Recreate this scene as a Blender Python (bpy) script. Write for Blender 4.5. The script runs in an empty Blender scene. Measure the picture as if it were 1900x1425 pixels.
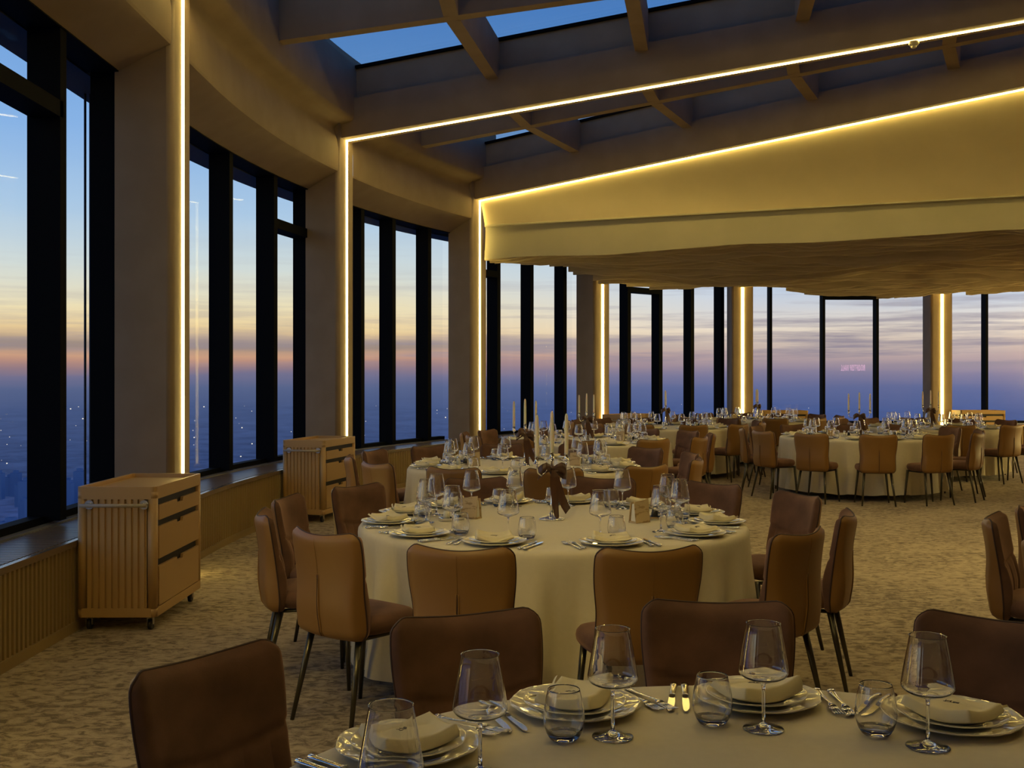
import bpy, math, random
from math import sin, cos, pi, sqrt, atan2, radians, hypot
from mathutils import Vector, Matrix, noise

random.seed(7)
SC = bpy.context.scene
COL = SC.collection
F, HOR, EYE = 2000.0, 704.0, 1.52          # focal length and horizon in pixels of the 1900x1425 frame, eye height

# ------------------------------------------------------------------ camera
cd = bpy.data.cameras.new('camera'); cam = bpy.data.objects.new('camera', cd); COL.objects.link(cam)
cam.location = (0, 0, EYE); cam.rotation_euler = (pi/2, 0, 0)
cd.sensor_width = 36.0; cd.lens = 36.0*F/1900; cd.shift_y = -(712.5-HOR)/1900
cd.clip_start = 0.05; cd.clip_end = 60000
SC.camera = cam
SC.view_settings.view_transform = 'Standard'; SC.view_settings.look = 'None'
SC.view_settings.gamma = 1.0; SC.view_settings.use_curve_mapping = False
SC.view_settings.exposure = 0.0
SC.cycles.max_bounces = 10; SC.cycles.transparent_max_bounces = 40
SC.cycles.diffuse_bounces = 4; SC.cycles.glossy_bounces = 4; SC.cycles.transmission_bounces = 10
SC.cycles.caustics_reflective = False; SC.cycles.caustics_refractive = True
SC.cycles.sample_clamp_indirect = 10.0; SC.cycles.use_denoising = True

def lin(r, g, b):
    o = []
    for c in (r, g, b):
        c /= 255.0
        o.append(c/12.92 if c <= .04045 else ((c+.055)/1.055)**2.4)
    return (*o, 1.0)

# ------------------------------------------------------------------ sky (world)
W = bpy.data.worlds.new('dusk_sky'); SC.world = W; W.use_nodes = True
def build_world():
    nt = W.node_tree; N = nt.nodes; L = nt.links; N.clear()
    out = N.new('ShaderNodeOutputWorld'); bg = N.new('ShaderNodeBackground'); bg.inputs[1].default_value = 1.12
    tc = N.new('ShaderNodeTexCoord'); nrm = N.new('ShaderNodeVectorMath'); nrm.operation = 'NORMALIZE'
    L.new(tc.outputs['Generated'], nrm.inputs[0])
    sep = N.new('ShaderNodeSeparateXYZ'); L.new(nrm.outputs[0], sep.inputs[0])
    def math_(op, a, b=None, c=None):
        m = N.new('ShaderNodeMath'); m.operation = op
        for i, x in enumerate((a, b, c)):
            if x is None: continue
            if isinstance(x, (int, float)): m.inputs[i].default_value = x
            else: L.new(x, m.inputs[i])
        return m.outputs[0]
    def noise_(scale, detail, vs, off=(0, 0, 0)):
        mp = N.new('ShaderNodeMapping'); mp.inputs['Scale'].default_value = vs; mp.inputs['Location'].default_value = off
        L.new(nrm.outputs[0], mp.inputs[0])
        n = N.new('ShaderNodeTexNoise'); n.inputs['Scale'].default_value = scale; n.inputs['Detail'].default_value = detail
        n.inputs['Roughness'].default_value = .6
        L.new(mp.outputs[0], n.inputs['Vector']); return n.outputs['Fac']
    z = sep.outputs['Z']
    wob = math_('MULTIPLY', math_('SUBTRACT', noise_(2.5, 4, (1, 1, 14)), .5), .016)
    zz = math_('ADD', z, wob)
    LO, HI = -.32, .6
    fac = math_('DIVIDE', math_('SUBTRACT', zz, LO), HI-LO)
    def ramp(stops):
        r = N.new('ShaderNodeValToRGB'); e = r.color_ramp.elements
        stops = sorted(stops)
        while len(e) < len(stops): e.new(.5)
        for el, (p, c) in zip(e, stops):
            el.position = (p-LO)/(HI-LO); el.color = lin(*c)
        L.new(fac, r.inputs[0]); return r.outputs[0]
    low = [(-.32, (30, 44, 78)), (-.15, (42, 64, 112))]
    hi = [(.32, (96, 146, 208)), (.45, (62, 102, 165)), (.6, (36, 62, 108))]
    left = ramp(low+hi+[(.285, (112, 158, 214)), (.215, (132, 173, 221)), (.145, (168, 196, 221)), (.097, (203, 212, 208)), (.064, (230, 216, 176)),
        (.045, (228, 200, 148)), (.038, (206, 176, 138)), (.033, (156, 138, 126)), (.027, (152, 132, 122)), (.0235, (202, 158, 126)), (.019, (188, 142, 120)), (.012, (148, 120, 124)), (.003, (108, 107, 136)),
        (-.0076, (84, 96, 132)), (-.027, (66, 82, 122)), (-.07, (50, 67, 108)), (-.11, (45, 62, 108))])
    right = ramp(low+hi+[(.11, (178, 198, 222)), (.08, (194, 206, 222)), (.062, (208, 208, 210)), (.046, (230, 216, 198)), (.034, (208, 190, 176)), (.020, (180, 158, 158)),
        (.007, (134, 126, 152)), (-.008, (94, 104, 148)), (-.028, (72, 90, 140)), (-.06, (60, 80, 132)), (-.11, (50, 72, 124))])
    az = math_('DIVIDE', sep.outputs['X'], math_('MAXIMUM', math_('ABSOLUTE', sep.outputs['Y']), .01))
    af = N.new('ShaderNodeMapRange'); af.inputs[1].default_value = -.12; af.inputs[2].default_value = .22
    L.new(az, af.inputs[0])
    mx = N.new('ShaderNodeMix'); mx.data_type = 'RGBA'
    L.new(af.outputs[0], mx.inputs['Factor']); L.new(left, mx.inputs['A']); L.new(right, mx.inputs['B'])
    # streaky clouds low over the horizon
    cl = noise_(3.0, 6, (1.6, 1.6, 34), (3, 1, 0))
    cr = N.new('ShaderNodeMapRange'); cr.inputs[1].default_value = .47; cr.inputs[2].default_value = .62; L.new(cl, cr.inputs[0])
    band = N.new('ShaderNodeValToRGB'); e = band.color_ramp.elements
    pts = [(-.32, 0), (.006, 0), (.02, .9), (.05, .75), (.085, .35), (.13, .06), (.2, 0)]
    while len(e) < len(pts): e.new(.5)
    for el, (p, v) in zip(e, pts): el.position = (p-LO)/(HI-LO); el.color = (v, v, v, 1)
    L.new(fac, band.inputs[0])
    am = N.new('ShaderNodeMapRange'); am.inputs[1].default_value = -.2; am.inputs[2].default_value = .3
    am.inputs[3].default_value = .45; am.inputs[4].default_value = 1.0; L.new(az, am.inputs[0])
    cf = math_('MULTIPLY', math_('MULTIPLY', cr.outputs[0], band.outputs[0]), am.outputs[0])
    m2 = N.new('ShaderNodeMix'); m2.data_type = 'RGBA'; L.new(cf, m2.inputs['Factor']); L.new(mx.outputs['Result'], m2.inputs['A'])
    m2.inputs['B'].default_value = lin(140, 132, 148)
    # mottled city far below, dissolving into the haze
    ct = noise_(40, 5, (1, 1, 9))
    lowf = N.new('ShaderNodeMapRange'); lowf.inputs[1].default_value = -.012; lowf.inputs[2].default_value = -.09
    L.new(z, lowf.inputs[0])
    cm = math_('MULTIPLY_ADD', math_('MULTIPLY', math_('SUBTRACT', ct, .5), lowf.outputs[0]), 1.9, 1.0)
    sc = N.new('ShaderNodeVectorMath'); sc.operation = 'SCALE'
    L.new(m2.outputs['Result'], sc.inputs[0]); L.new(cm, sc.inputs['Scale'])
    L.new(sc.outputs[0], bg.inputs[0]); L.new(bg.outputs[0], out.inputs[0])
build_world()

# ------------------------------------------------------------------ unseen area lights added out of the frame to brighten the hall
def unseen_light(loc, power, size, col=(1, .74, .36), aim=None, spread=pi):
    d = bpy.data.lights.new('unseen_light', 'AREA'); d.shape = 'DISK'; d.size = size; d.energy = power; d.color = col; d.spread = spread
    o = bpy.data.objects.new('unseen_light', d); COL.objects.link(o); o.location = loc
    if aim: o.rotation_euler = (Vector(aim)-Vector(loc)).to_track_quat('-Z', 'Y').to_euler()
    return o
WARM = (1, .74, .25)
unseen_light((17.0, 15.8, 3.4), 230, 1.4, WARM, aim=(8.5, 14.5, .6))
unseen_light((6.3, 8.2, 4.9), 38, 1.2, WARM, aim=(4.0, 9.0, 0), spread=radians(95))
unseen_light((-1.5, .9, 4.9), 4.5, .5, WARM, aim=(.15, 5.0, .55), spread=radians(48))  # added fill brightening the near side of the closest whole table, no fixture
# unseen fills added low beside the core to brighten the wave ceiling
unseen_light((17.4, 15.0, 1.2), 330, 1.6, WARM, aim=(4.5, 14.6, 3.6))
unseen_light((17.4, 18.5, 1.2), 230, 1.6, WARM, aim=(4.5, 17.2, 3.6))
LED_STRENGTH = 20.0
BEAM_LED = 29.0
LED_COL = (1.0, .73, .20)

# ------------------------------------------------------------------ materials
def mat(name, col, rough=.6, metal=0., **k):
    m = bpy.data.materials.new(name); m.use_nodes = True
    b = m.node_tree.nodes['Principled BSDF']
    b.inputs['Base Color'].default_value = (*col[:3], 1); b.inputs['Roughness'].default_value = rough; b.inputs['Metallic'].default_value = metal
    for kk, v in k.items(): b.inputs[kk.replace('_', ' ')].default_value = v
    return m
def mottle(m, c2, scale=8., vs=(1, 1, 1), lo=.4, hi=.65, detail=4., bump=0., bscale=200., coord='Object'):
    nt = m.node_tree; N = nt.nodes; L = nt.links; b = N['Principled BSDF']
    tc = N.new('ShaderNodeTexCoord'); mp = N.new('ShaderNodeMapping'); mp.inputs['Scale'].default_value = vs
    L.new(tc.outputs[coord], mp.inputs[0])
    n = N.new('ShaderNodeTexNoise'); n.inputs['Scale'].default_value = scale; n.inputs['Detail'].default_value = detail
    L.new(mp.outputs[0], n.inputs['Vector'])
    r = N.new('ShaderNodeValToRGB'); r.color_ramp.elements[0].position = lo; r.color_ramp.elements[1].position = hi
    r.color_ramp.elements[0].color = b.inputs['Base Color'].default_value[:]; r.color_ramp.elements[1].color = (*c2[:3], 1)
    L.new(n.outputs['Fac'], r.inputs[0]); L.new(r.outputs[0], b.inputs['Base Color'])
    if bump:
        n2 = N.new('ShaderNodeTexNoise'); n2.inputs['Scale'].default_value = bscale; n2.inputs['Detail'].default_value = 3
        L.new(tc.outputs[coord], n2.inputs['Vector'])
        bp = N.new('ShaderNodeBump'); bp.inputs['Strength'].default_value = bump; bp.inputs['Distance'].default_value = .003
        L.new(n2.outputs['Fac'], bp.inputs['Height']); L.new(bp.outputs[0], b.inputs['Normal'])
    return m
M = {}
M['plaster'] = mottle(mat('plaster', (.335, .255, .175), .75), (.37, .285, .20), 3, bump=.15, bscale=160)
M['fascia'] = mottle(mat('pale_fascia', (.43, .40, .285), .7), (.46, .425, .305), 2)
M['soffit'] = mottle(mat('warm_plaster', (.68, .58, .37), .75), (.71, .605, .39), 2)
M['wave'] = mottle(mat('wave_ceiling', (.58, .48, .31), .8), (.47, .385, .245), 2.5, vs=(.6, .6, 6))
M['black'] = mat('black_aluminium', (.006, .007, .009), .7, Specular_IOR_Level=.06)
M['eave'] = mat('dark_eave_panel', (.03, .035, .05), .6)
M['ochre'] = mat('ochre_lacquer', (.33, .23, .09), .45)
M['cart'] = mat('tan_lacquer', (.50, .315, .125), .42)
M['slot'] = mat('dark_slot', (.012, .010, .008), .6)
M['benchtop'] = mottle(mat('brown_slats', (.24, .18, .125), .33), (.18, .13, .09), 6, vs=(1, 8, 1))
M['sill'] = mat('grey_sill_metal', (.30, .31, .33), .28, .3)
M['trim'] = mat('bench_trim', (.35, .27, .17), .25, .6)
M['cloth'] = mottle(mat('cream_cloth', (.70, .63, .46), .85, Sheen_Weight=.15), (.72, .65, .48), 40, bump=.1, bscale=900)
M['napkin'] = mat('cream_napkin', (.76, .68, .45), .85)
M['ink'] = mat('dark_monogram_thread', (.03, .03, .03), .6)
M['porcelain'] = mat('cream_porcelain', (.78, .74, .60), .08, Coat_Weight=.5)
M['silver'] = mat('polished_silver', (.78, .77, .75), .10, 1.)
M['velvet'] = mottle(mat('brown_velvet', (.098, .046, .024), .85, Sheen_Weight=.55, Sheen_Roughness=.4), (.172, .084, .047), 9, lo=.33, hi=.72, detail=6, bump=.12, bscale=300)
M['velvet'].node_tree.nodes['Principled BSDF'].inputs['Sheen Tint'].default_value = (.9, .55, .35, 1)
M['leather'] = mottle(mat('tan_leather', (.255, .128, .030), .45), (.275, .14, .035), 4, bump=.08, bscale=500)
M['piping'] = mat('dark_piping', (.045, .018, .009), .6)
M['bronze'] = mat('dark_bronze_metal', (.095, .085, .055), .3, .75)
M['wood'] = mat('table_wood', (.18, .12, .07), .6)
M['wax'] = mat('ivory_wax', (.82, .76, .62), .45, Subsurface_Weight=.2)
M['wick'] = mat('wick', (.05, .04, .035), .8)
M['ribbon'] = mat('brown_satin_ribbon', (.075, .029, .014), .4, Sheen_Weight=.25)
M['kraft'] = mottle(mat('printed_card', (.56, .43, .25), .6), (.34, .23, .11), 14, vs=(1, 1, 3), lo=.55, hi=.6)
M['steel'] = mat('brushed_steel', (.55, .53, .50), .25, 1.)
M['pepper'] = mat('dark_pepper_glass', (.03, .028, .025), .12)
M['salt'] = mat('white_salt', (.8, .78, .7), .5)
M['rubber'] = mat('black_rubber', (.015, .015, .015), .5)
M['core'] = mat('core_plaster', (.30, .22, .14), .8)
M['white'] = mat('white_plastic', (.75, .70, .58), .4)
M['tower'] = mat('haze_tinted_tower', (.19, .30, .54), 1.0, Specular_IOR_Level=0.)  # distance haze is put into this pale blue base colour

def led_mat(k):
    m = bpy.data.materials.new('warm_led'); m.use_nodes = True; N = m.node_tree.nodes; N.clear()
    o = N.new('ShaderNodeOutputMaterial'); e = N.new('ShaderNodeEmission'); e.inputs[0].default_value = (*LED_COL, 1); e.inputs[1].default_value = k
    m.node_tree.links.new(e.outputs[0], o.inputs[0]); return m
M['led'] = led_mat(LED_STRENGTH); M['ledbeam'] = led_mat(BEAM_LED)
def emit_mat(name, col, s):
    m = bpy.data.materials.new(name); m.use_nodes = True; N = m.node_tree.nodes; N.clear()
    o = N.new('ShaderNodeOutputMaterial'); e = N.new('ShaderNodeEmission'); e.inputs[0].default_value = (*col, 1); e.inputs[1].default_value = s
    m.node_tree.links.new(e.outputs[0], o.inputs[0]); return m
M['citylight'] = emit_mat('city_light', (1, .92, .8), 1.1)
M['neon'] = emit_mat('pink_neon', (1, .45, .72), 7)

def thin_glass(name, tint, ior, gain, rough=.0, flat=None):
    """thin pane: clear transmission plus Fresnel reflection"""
    m = bpy.data.materials.new(name); m.use_nodes = True; nt = m.node_tree; N = nt.nodes; L = nt.links; N.clear()
    o = N.new('ShaderNodeOutputMaterial'); t = N.new('ShaderNodeBsdfTransparent'); t.inputs[0].default_value = (*tint, 1)
    g = N.new('ShaderNodeBsdfGlossy'); g.inputs['Roughness'].default_value = rough; g.inputs[0].default_value = (1, 1, 1, 1)
    ge = N.new('ShaderNodeNewGeometry'); dt = N.new('ShaderNodeVectorMath'); dt.operation = 'DOT_PRODUCT'
    L.new(ge.outputs['Normal'], dt.inputs[0]); L.new(ge.outputs['Incoming'], dt.inputs[1])
    def mth(op, a, b):
        q = N.new('ShaderNodeMath'); q.operation = op
        for i, x in enumerate((a, b)):
            if isinstance(x, (int, float)): q.inputs[i].default_value = x
            elif x is not None: L.new(x, q.inputs[i])
        return q.outputs[0]
    f0 = ((ior-1)/(ior+1))**2
    sch = mth('ADD', mth('MULTIPLY', mth('POWER', mth('SUBTRACT', 1.0, mth('ABSOLUTE', dt.outputs['Value'], None)), 5.0), 1-f0), f0)
    mu = N.new('ShaderNodeMath'); mu.operation = 'MULTIPLY'; mu.inputs[1].default_value = gain; mu.use_clamp = True
    mx = N.new('ShaderNodeMixShader'); L.new(sch, mu.inputs[0]); L.new(mu.outputs[0], mx.inputs[0])
    if flat is not None: nt.links.remove(mx.inputs[0].links[0]); mx.inputs[0].default_value = flat   # coated, low-reflection pane
    L.new(t.outputs[0], mx.inputs[1]); L.new(g.outputs[0], mx.inputs[2]); L.new(mx.outputs[0], o.inputs[0]); return m
M['pane'] = thin_glass('window_glass', (.98, .985, .99), 1.45, .30, flat=.009)
M['rearpane'] = thin_glass('rear_window_glass', (.97, .975, .98), 1.45, .30, flat=.032)
M['skypane'] = thin_glass('blue_skylight_glass', (.78, .86, .92), 1.45, .6)
M['thin'] = thin_glass('thin_crystal', (.965, .965, .965), 1.5, 2.2)
def glass_mat():
    m = bpy.data.materials.new('crystal'); m.use_nodes = True; nt = m.node_tree; N = nt.nodes; L = nt.links; N.clear()
    o = N.new('ShaderNodeOutputMaterial'); g = N.new('ShaderNodeBsdfGlass'); g.inputs['IOR'].default_value = 1.72; g.inputs['Roughness'].default_value = .0
    L.new(g.outputs[0], o.inputs[0]); return m
M['glass'] = glass_mat()

def carpet_mat():
    m = mat('patterned_carpet', (.30, .245, .165), .95, Sheen_Weight=.1); nt = m.node_tree; N = nt.nodes; L = nt.links; b = N['Principled BSDF']
    tc = N.new('ShaderNodeTexCoord')
    def nz(scale, vs, det, dist=0.):
        mp = N.new('ShaderNodeMapping'); mp.inputs['Scale'].default_value = vs; mp.inputs['Rotation'].default_value = (0, 0, radians(8)); L.new(tc.outputs['Object'], mp.inputs[0])
        n = N.new('ShaderNodeTexNoise'); n.inputs['Scale'].default_value = scale; n.inputs['Detail'].default_value = det; n.inputs['Distortion'].default_value = dist
        n.inputs['Roughness'].default_value = .62
        L.new(mp.outputs[0], n.inputs['Vector']); return n.outputs['Fac']
    a = nz(13.0, (1.0, 1.6, 1), 8, .9); c = nz(1.0, (1, 1, 1), 2); w = nz(130., (1, 1.6, 1), 2)
    s = N.new('ShaderNodeMath'); s.operation = 'MULTIPLY_ADD'; L.new(c, s.inputs[0]); s.inputs[1].default_value = .28; L.new(a, s.inputs[2])
    s2 = N.new('ShaderNodeMath'); s2.operation = 'MULTIPLY_ADD'; L.new(w, s2.inputs[0]); s2.inputs[1].default_value = .22; L.new(s.outputs[0], s2.inputs[2])
    r = N.new('ShaderNodeValToRGB'); e = r.color_ramp.elements
    e[0].position = .64; e[0].color = (.15, .112, .062, 1); e[1].position = .84; e[1].color = (.46, .37, .235, 1)
    k = e.new(.72); k.color = (.32, .25, .155, 1)
    L.new(s2.outputs[0], r.inputs[0]); L.new(r.outputs[0], b.inputs['Base Color'])
    bp = N.new('ShaderNodeBump'); bp.inputs['Strength'].default_value = .5; bp.inputs['Distance'].default_value = .006
    L.new(w, bp.inputs['Height']); L.new(bp.outputs[0], b.inputs['Normal'])
    return m
M['carpet'] = carpet_mat()

# ------------------------------------------------------------------ mesh helpers
class MB:
    def __init__(s): s.v = []; s.f = []; s.sm = []
    def face(s, idx, smooth=False): s.f.append(tuple(idx)); s.sm.append(smooth)
    def box(s, c, d, R=None):
        n = len(s.v); R = R or Matrix.Identity(3)
        for z in (-.5, .5):
            for x, y in ((-.5, -.5), (.5, -.5), (.5, .5), (-.5, .5)):
                s.v.append(Vector(c)+R @ Vector((x*d[0], y*d[1], z*d[2])))
        for q in ((0, 3, 2, 1), (4, 5, 6, 7), (0, 1, 5, 4), (1, 2, 6, 5), (2, 3, 7, 6), (3, 0, 4, 7)): s.face([n+i for i in q])
        return s
    def hexa(s, pts):
        """8 corners: bottom ring of four then top ring of four"""
        n = len(s.v); s.v += [Vector(p) for p in pts]
        for q in ((0, 3, 2, 1), (4, 5, 6, 7), (0, 1, 5, 4), (1, 2, 6, 5), (2, 3, 7, 6), (3, 0, 4, 7)): s.face([n+i for i in q])
        return s
    def prism(s, poly, z0, z1, smooth=False):
        n = len(s.v); k = len(poly)
        s.v += [Vector((p[0], p[1], z0)) for p in poly]+[Vector((p[0], p[1], z1)) for p in poly]
        s.face([n+i for i in reversed(range(k))]); s.face([n+k+i for i in range(k)])
        for i in range(k):
            j = (i+1) % k; s.face((n+i, n+j, n+k+j, n+k+i), smooth and (Vector(poly[i])-Vector(poly[j])).length < .03)
        return s
    def lathe(s, prof, n=32, c=(0, 0, 0), mod=None, smooth=True, R=None, close=False):
        b = len(s.v); k = len(prof); R = R or Matrix.Identity(3)
        for i in range(n):
            a = 2*pi*i/n
            for (r, z) in prof:
                rr = r*(mod(a, r, z) if mod else 1)
                s.v.append(Vector(c)+R @ Vector((rr*cos(a), rr*sin(a), z)))
        for i in range(n):
            j = (i+1) % n
            for q in range(k if close else k-1):
                q2 = (q+1) % k
                A, B, Cc, D = b+i*k+q, b+j*k+q, b+j*k+q2, b+i*k+q2
                if prof[q][0] < 1e-9: s.face((A, Cc, D), smooth)
                elif prof[q2][0] < 1e-9: s.face((A, B, D), smooth)
                else: s.face((A, B, Cc, D), smooth)
        return s
    def tube(s, pts, rad, n=10, caps=True, flat=None):
        pts = [Vector(p) for p in pts]; b = len(s.v); m = len(pts)
        if isinstance(rad, (int, float)): rad = [rad]*m
        up = Vector((0, 0, 1)); prev = None
        for i, p in enumerate(pts):
            t = (pts[min(i+1, m-1)]-pts[max(i-1, 0)]).normalized()
            if prev is None:
                ref = up if abs(t.z) < .9 else Vector((1, 0, 0)); u = t.cross(ref).normalized()
            else: u = (prev-t*prev.dot(t)).normalized()
            prev = u; w = t.cross(u)
            for k in range(n):
                a = 2*pi*k/n; s.v.append(p+rad[i]*(cos(a)*u+sin(a)*w*(flat or 1)))
        for i in range(m-1):
            for k in range(n):
                j = (k+1) % n; s.face((b+i*n+k, b+i*n+j, b+(i+1)*n+j, b+(i+1)*n+k), True)
        if caps:
            s.face([b+k for k in reversed(range(n))]); s.face([b+(m-1)*n+k for k in range(n)])
        return s
    def grid(s, fn, nu, nv, smooth=True, wrap=False, flip=False):
        b = len(s.v)
        for j in range(nv+1):
            for i in range(nu+(0 if wrap else 1)): s.v.append(Vector(fn(i/nu, j/nv)))
        w = nu if wrap else nu+1
        for j in range(nv):
            for i in range(nu):
                i2 = (i+1) % w
                q = (b+j*w+i, b+j*w+i2, b+(j+1)*w+i2, b+(j+1)*w+i)
                s.face(q[::-1] if flip else q, smooth)
        return s
    def build(s, name, m, parent=None):
        me = bpy.data.meshes.new(name); me.from_pydata([tuple(v) for v in s.v], [], s.f)
        me.polygons.foreach_set('use_smooth', s.sm); me.materials.append(M[m] if isinstance(m, str) else m); me.update()
        o = bpy.data.objects.new(name, me); COL.objects.link(o)
        if parent: o.parent = parent
        return o
def bevel(o, w, seg=2):
    b = o.modifiers.new('edge', 'BEVEL'); b.width = w; b.segments = seg; b.limit_method = 'ANGLE'; return o
def empty(name, loc=(0, 0, 0), rz=0):
    o = bpy.data.objects.new(name, None); COL.objects.link(o); o.location = loc; o.rotation_euler = (0, 0, rz); o.empty_display_size = .05; return o
def tag(o, label, cat, group=None):
    o['label'] = label; o['category'] = cat
    if group: o['group'] = group
    return o
def struct(o): o['kind'] = 'structure'; return o
KIDS = {}
def dup(root, loc, rz, label, cat, group=None):
    """a copy of a thing with copies of its parts and sub-parts"""
    def cp(o, par):
        c = o.copy(); COL.objects.link(c)
        if par: c.parent = par
        for ch in KIDS.setdefault(o.name, list(o.children)): cp(ch, c)
        return c
    r = cp(root, None); r.location = loc; r.rotation_euler = (0, 0, rz)
    return tag(r, label, cat, group)
class Proto:
    """first placement moves the built thing itself, later ones copy it"""
    def __init__(s, root): s.root = root; s.used = False
    def place(s, loc, rz, label, cat, group=None):
        if s.used: return dup(s.root, loc, rz, label, cat, group)
        s.used = True; s.root.location = loc; s.root.rotation_euler = (0, 0, rz); return tag(s.root, label, cat, group)

# ------------------------------------------------------------------ plan of the room
CX, CZ, R0 = 13.58, 9.29, 16.15
XS = CX-R0                                   # straight stretch of the window wall
XC = 4.86                                    # the wall turns a corner here and runs on straight behind the tables
AC = math.acos((XC-CX)/R0); SCN = CZ+R0*(pi-AC); ZC = CZ+R0*sin(AC)
BT = Vector((1, .03)).normalized(); BN = Vector((.03, -1)).normalized()
def path(s, off=0., curve=False):
    """point, tangent and inward normal on the window wall; off > 0 is outward"""
    if s <= CZ: return Vector((XS-off, s)), Vector((0, 1)), Vector((1, 0))
    if s > SCN and not curve: return Vector((XC, ZC))+BT*(s-SCN)-BN*off, BT, BN
    a = pi-(s-CZ)/R0
    return Vector((CX+(R0+off)*cos(a), CZ+(R0+off)*sin(a))), Vector((sin(a), -cos(a))), Vector((-cos(a), -sin(a)))
def s_at_px(px, off, curve=False):
    t = (px-950)/F; lo, hi = 2.0, (SCN+1.2 if curve else SCN+20)
    g = lambda s: (lambda p: p.x-t*p.y)(path(s, off, curve)[0])
    for _ in range(60):
        mid = (lo+hi)/2
        if g(mid) < 0: lo = mid
        else: hi = mid
    return lo
COLS = [-.45, 3.98]+[s_at_px(px, 0.) for px in (338, 643, 890, 1118, 1378, 1748)]
COLS += [COLS[-1]+4.4, COLS[-1]+8.8, COLS[-1]+13.2]
END = COLS[-1]
CW, CDEP = .47, .44                          # column width and depth
LEDZ, SLOPE = 4.36, .098
LEDH = {2: 4.56, 3: 4.48, 4: 4.37}
C2 = Vector((CX, CZ))

# floor
fl = [Vector((XS-.9, -2.2))]+[path(CZ+(END+1.5-CZ)*i/60, .9)[0] for i in range(61)]+[Vector((24, -2.2))]
struct(MB().prism([(p.x, p.y) for p in fl], -.12, 0).build('floor', 'carpet'))
# walls out of the frame that close the room
struct(MB().box((10, -2.3, 3.2), (28, .2, 6.6)).build('wall_back', 'core'))
pe = path(END, .0)[0]
struct(MB().box((23.2, 10.5, 3.2), (.2, 26, 6.6)).build('wall_right', 'core'))
struct(MB().lathe([(6.0, 0), (6.0, 6.4), (5.8, 6.4), (5.8, 0)], 48, (CX, CZ, 0), close=True).build('wall_core', 'core'))

# ------------------------------------------------------------------ columns, with their light lines
def wall_frame(s, off=0.):
    p, t, n = path(s, off); return p, t, n
def column(s, top, ledtop, led=True):
    p, t, n = path(s)
    R = Matrix(((t.x, -n.x, 0), (t.y, -n.y, 0), (0, 0, 1)))   # local x along the wall, local y outward
    root = struct(empty('column', (p.x, p.y, 0))); root.rotation_euler = R.to_euler()
    h = CW/2; r = .05; poly = []
    for cx, sx in ((-h+r, -1), (h-r, 1)):
        for k in range(6):
            a = (k/5)*pi/2
            poly.append((cx-r*cos(a), r-r*sin(a)) if sx < 0 else (cx+r*sin(a), r-r*cos(a)))
    poly += [(h, CDEP), (-h, CDEP)]
    MB().prism(poly, 0, top, True).build('shaft', 'plaster', root)
    if not led: return root
    m = MB(); w, h2 = (.017, .015) if top > 4 else (.030, .020)
    prof = [(-w, 0), (-w*.85, -h2*.7), (-w*.4, -h2), (w*.4, -h2), (w*.85, -h2*.7), (w, 0)]
    m.prism([(x, y) for x, y in prof], .02, ledtop); o = m.build('led_strip', 'led', root); o['label'] = 'glowing warm light line'
    return root
for i, s in enumerate(COLS):
    if i <= 4: column(s, 4.9, LEDH.get(i, 4.43), i > 0)
    else: column(s, 3.62, 3.52)

# ------------------------------------------------------------------ windows: mullions, panes, transoms
GL = .56
def frame_box(mb, s, off0, off1, w, z0, z1, cv=False):
    p0, t, n = path(s, off0, cv); p1 = path(s, off1, cv)[0]; d = t*(w/2)
    q = [p0-d, p0+d, p1+d, p1-d]
    mb.hexa([(a.x, a.y, z0) for a in q]+[(a.x, a.y, z1) for a in q])
def strip(mb, s0, s1, off0, off1, z0, z1, step=.4, z0b=None, z1b=None, cv=False):
    """a bar that follows the wall between s0 and s1, from off0 (inner) to off1 (outer)"""
    n = max(1, int((s1-s0)/step+.5)); b = len(mb.v)
    for i in range(n+1):
        s = s0+(s1-s0)*i/n; a = path(s, off0, cv)[0]; c = path(s, off1, cv)[0]
        mb.v += [Vector((a.x, a.y, z0)), Vector((c.x, c.y, z0 if z0b is None else z0b)), Vector((c.x, c.y, z1 if z1b is None else z1b)), Vector((a.x, a.y, z1))]
    for i in range(n):
        A, B = b+4*i, b+4*i+4
        for k in range(4): j = (k+1) % 4; mb.face((A+k, A+j, B+j, B+k), False)
    mb.face((b, b+3, b+2, b+1)); e = b+4*n; mb.face((e, e+1, e+2, e+3))
MULL = {1: [(87, 0), (199, 0)], 2: [(410, 0), (495, 0), (562, 0)], 3: [(660, 0), (719, 0), (786, 0)], 4: [(916, 0), (978, 0), (1040, 0)],
        5: [(1160, 0), (1219, 0), (1278, 0), (1334, 0)], 6: [(1428, 0), (1526, 0), (1625, 0), (1722, 0)], 7: [(1827, 0)]}
TRANS = {1: [0], 2: [2], 3: [], 4: [0], 5: [1], 6: [2], 7: []}
Z0, Z1 = .585, 3.87
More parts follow.
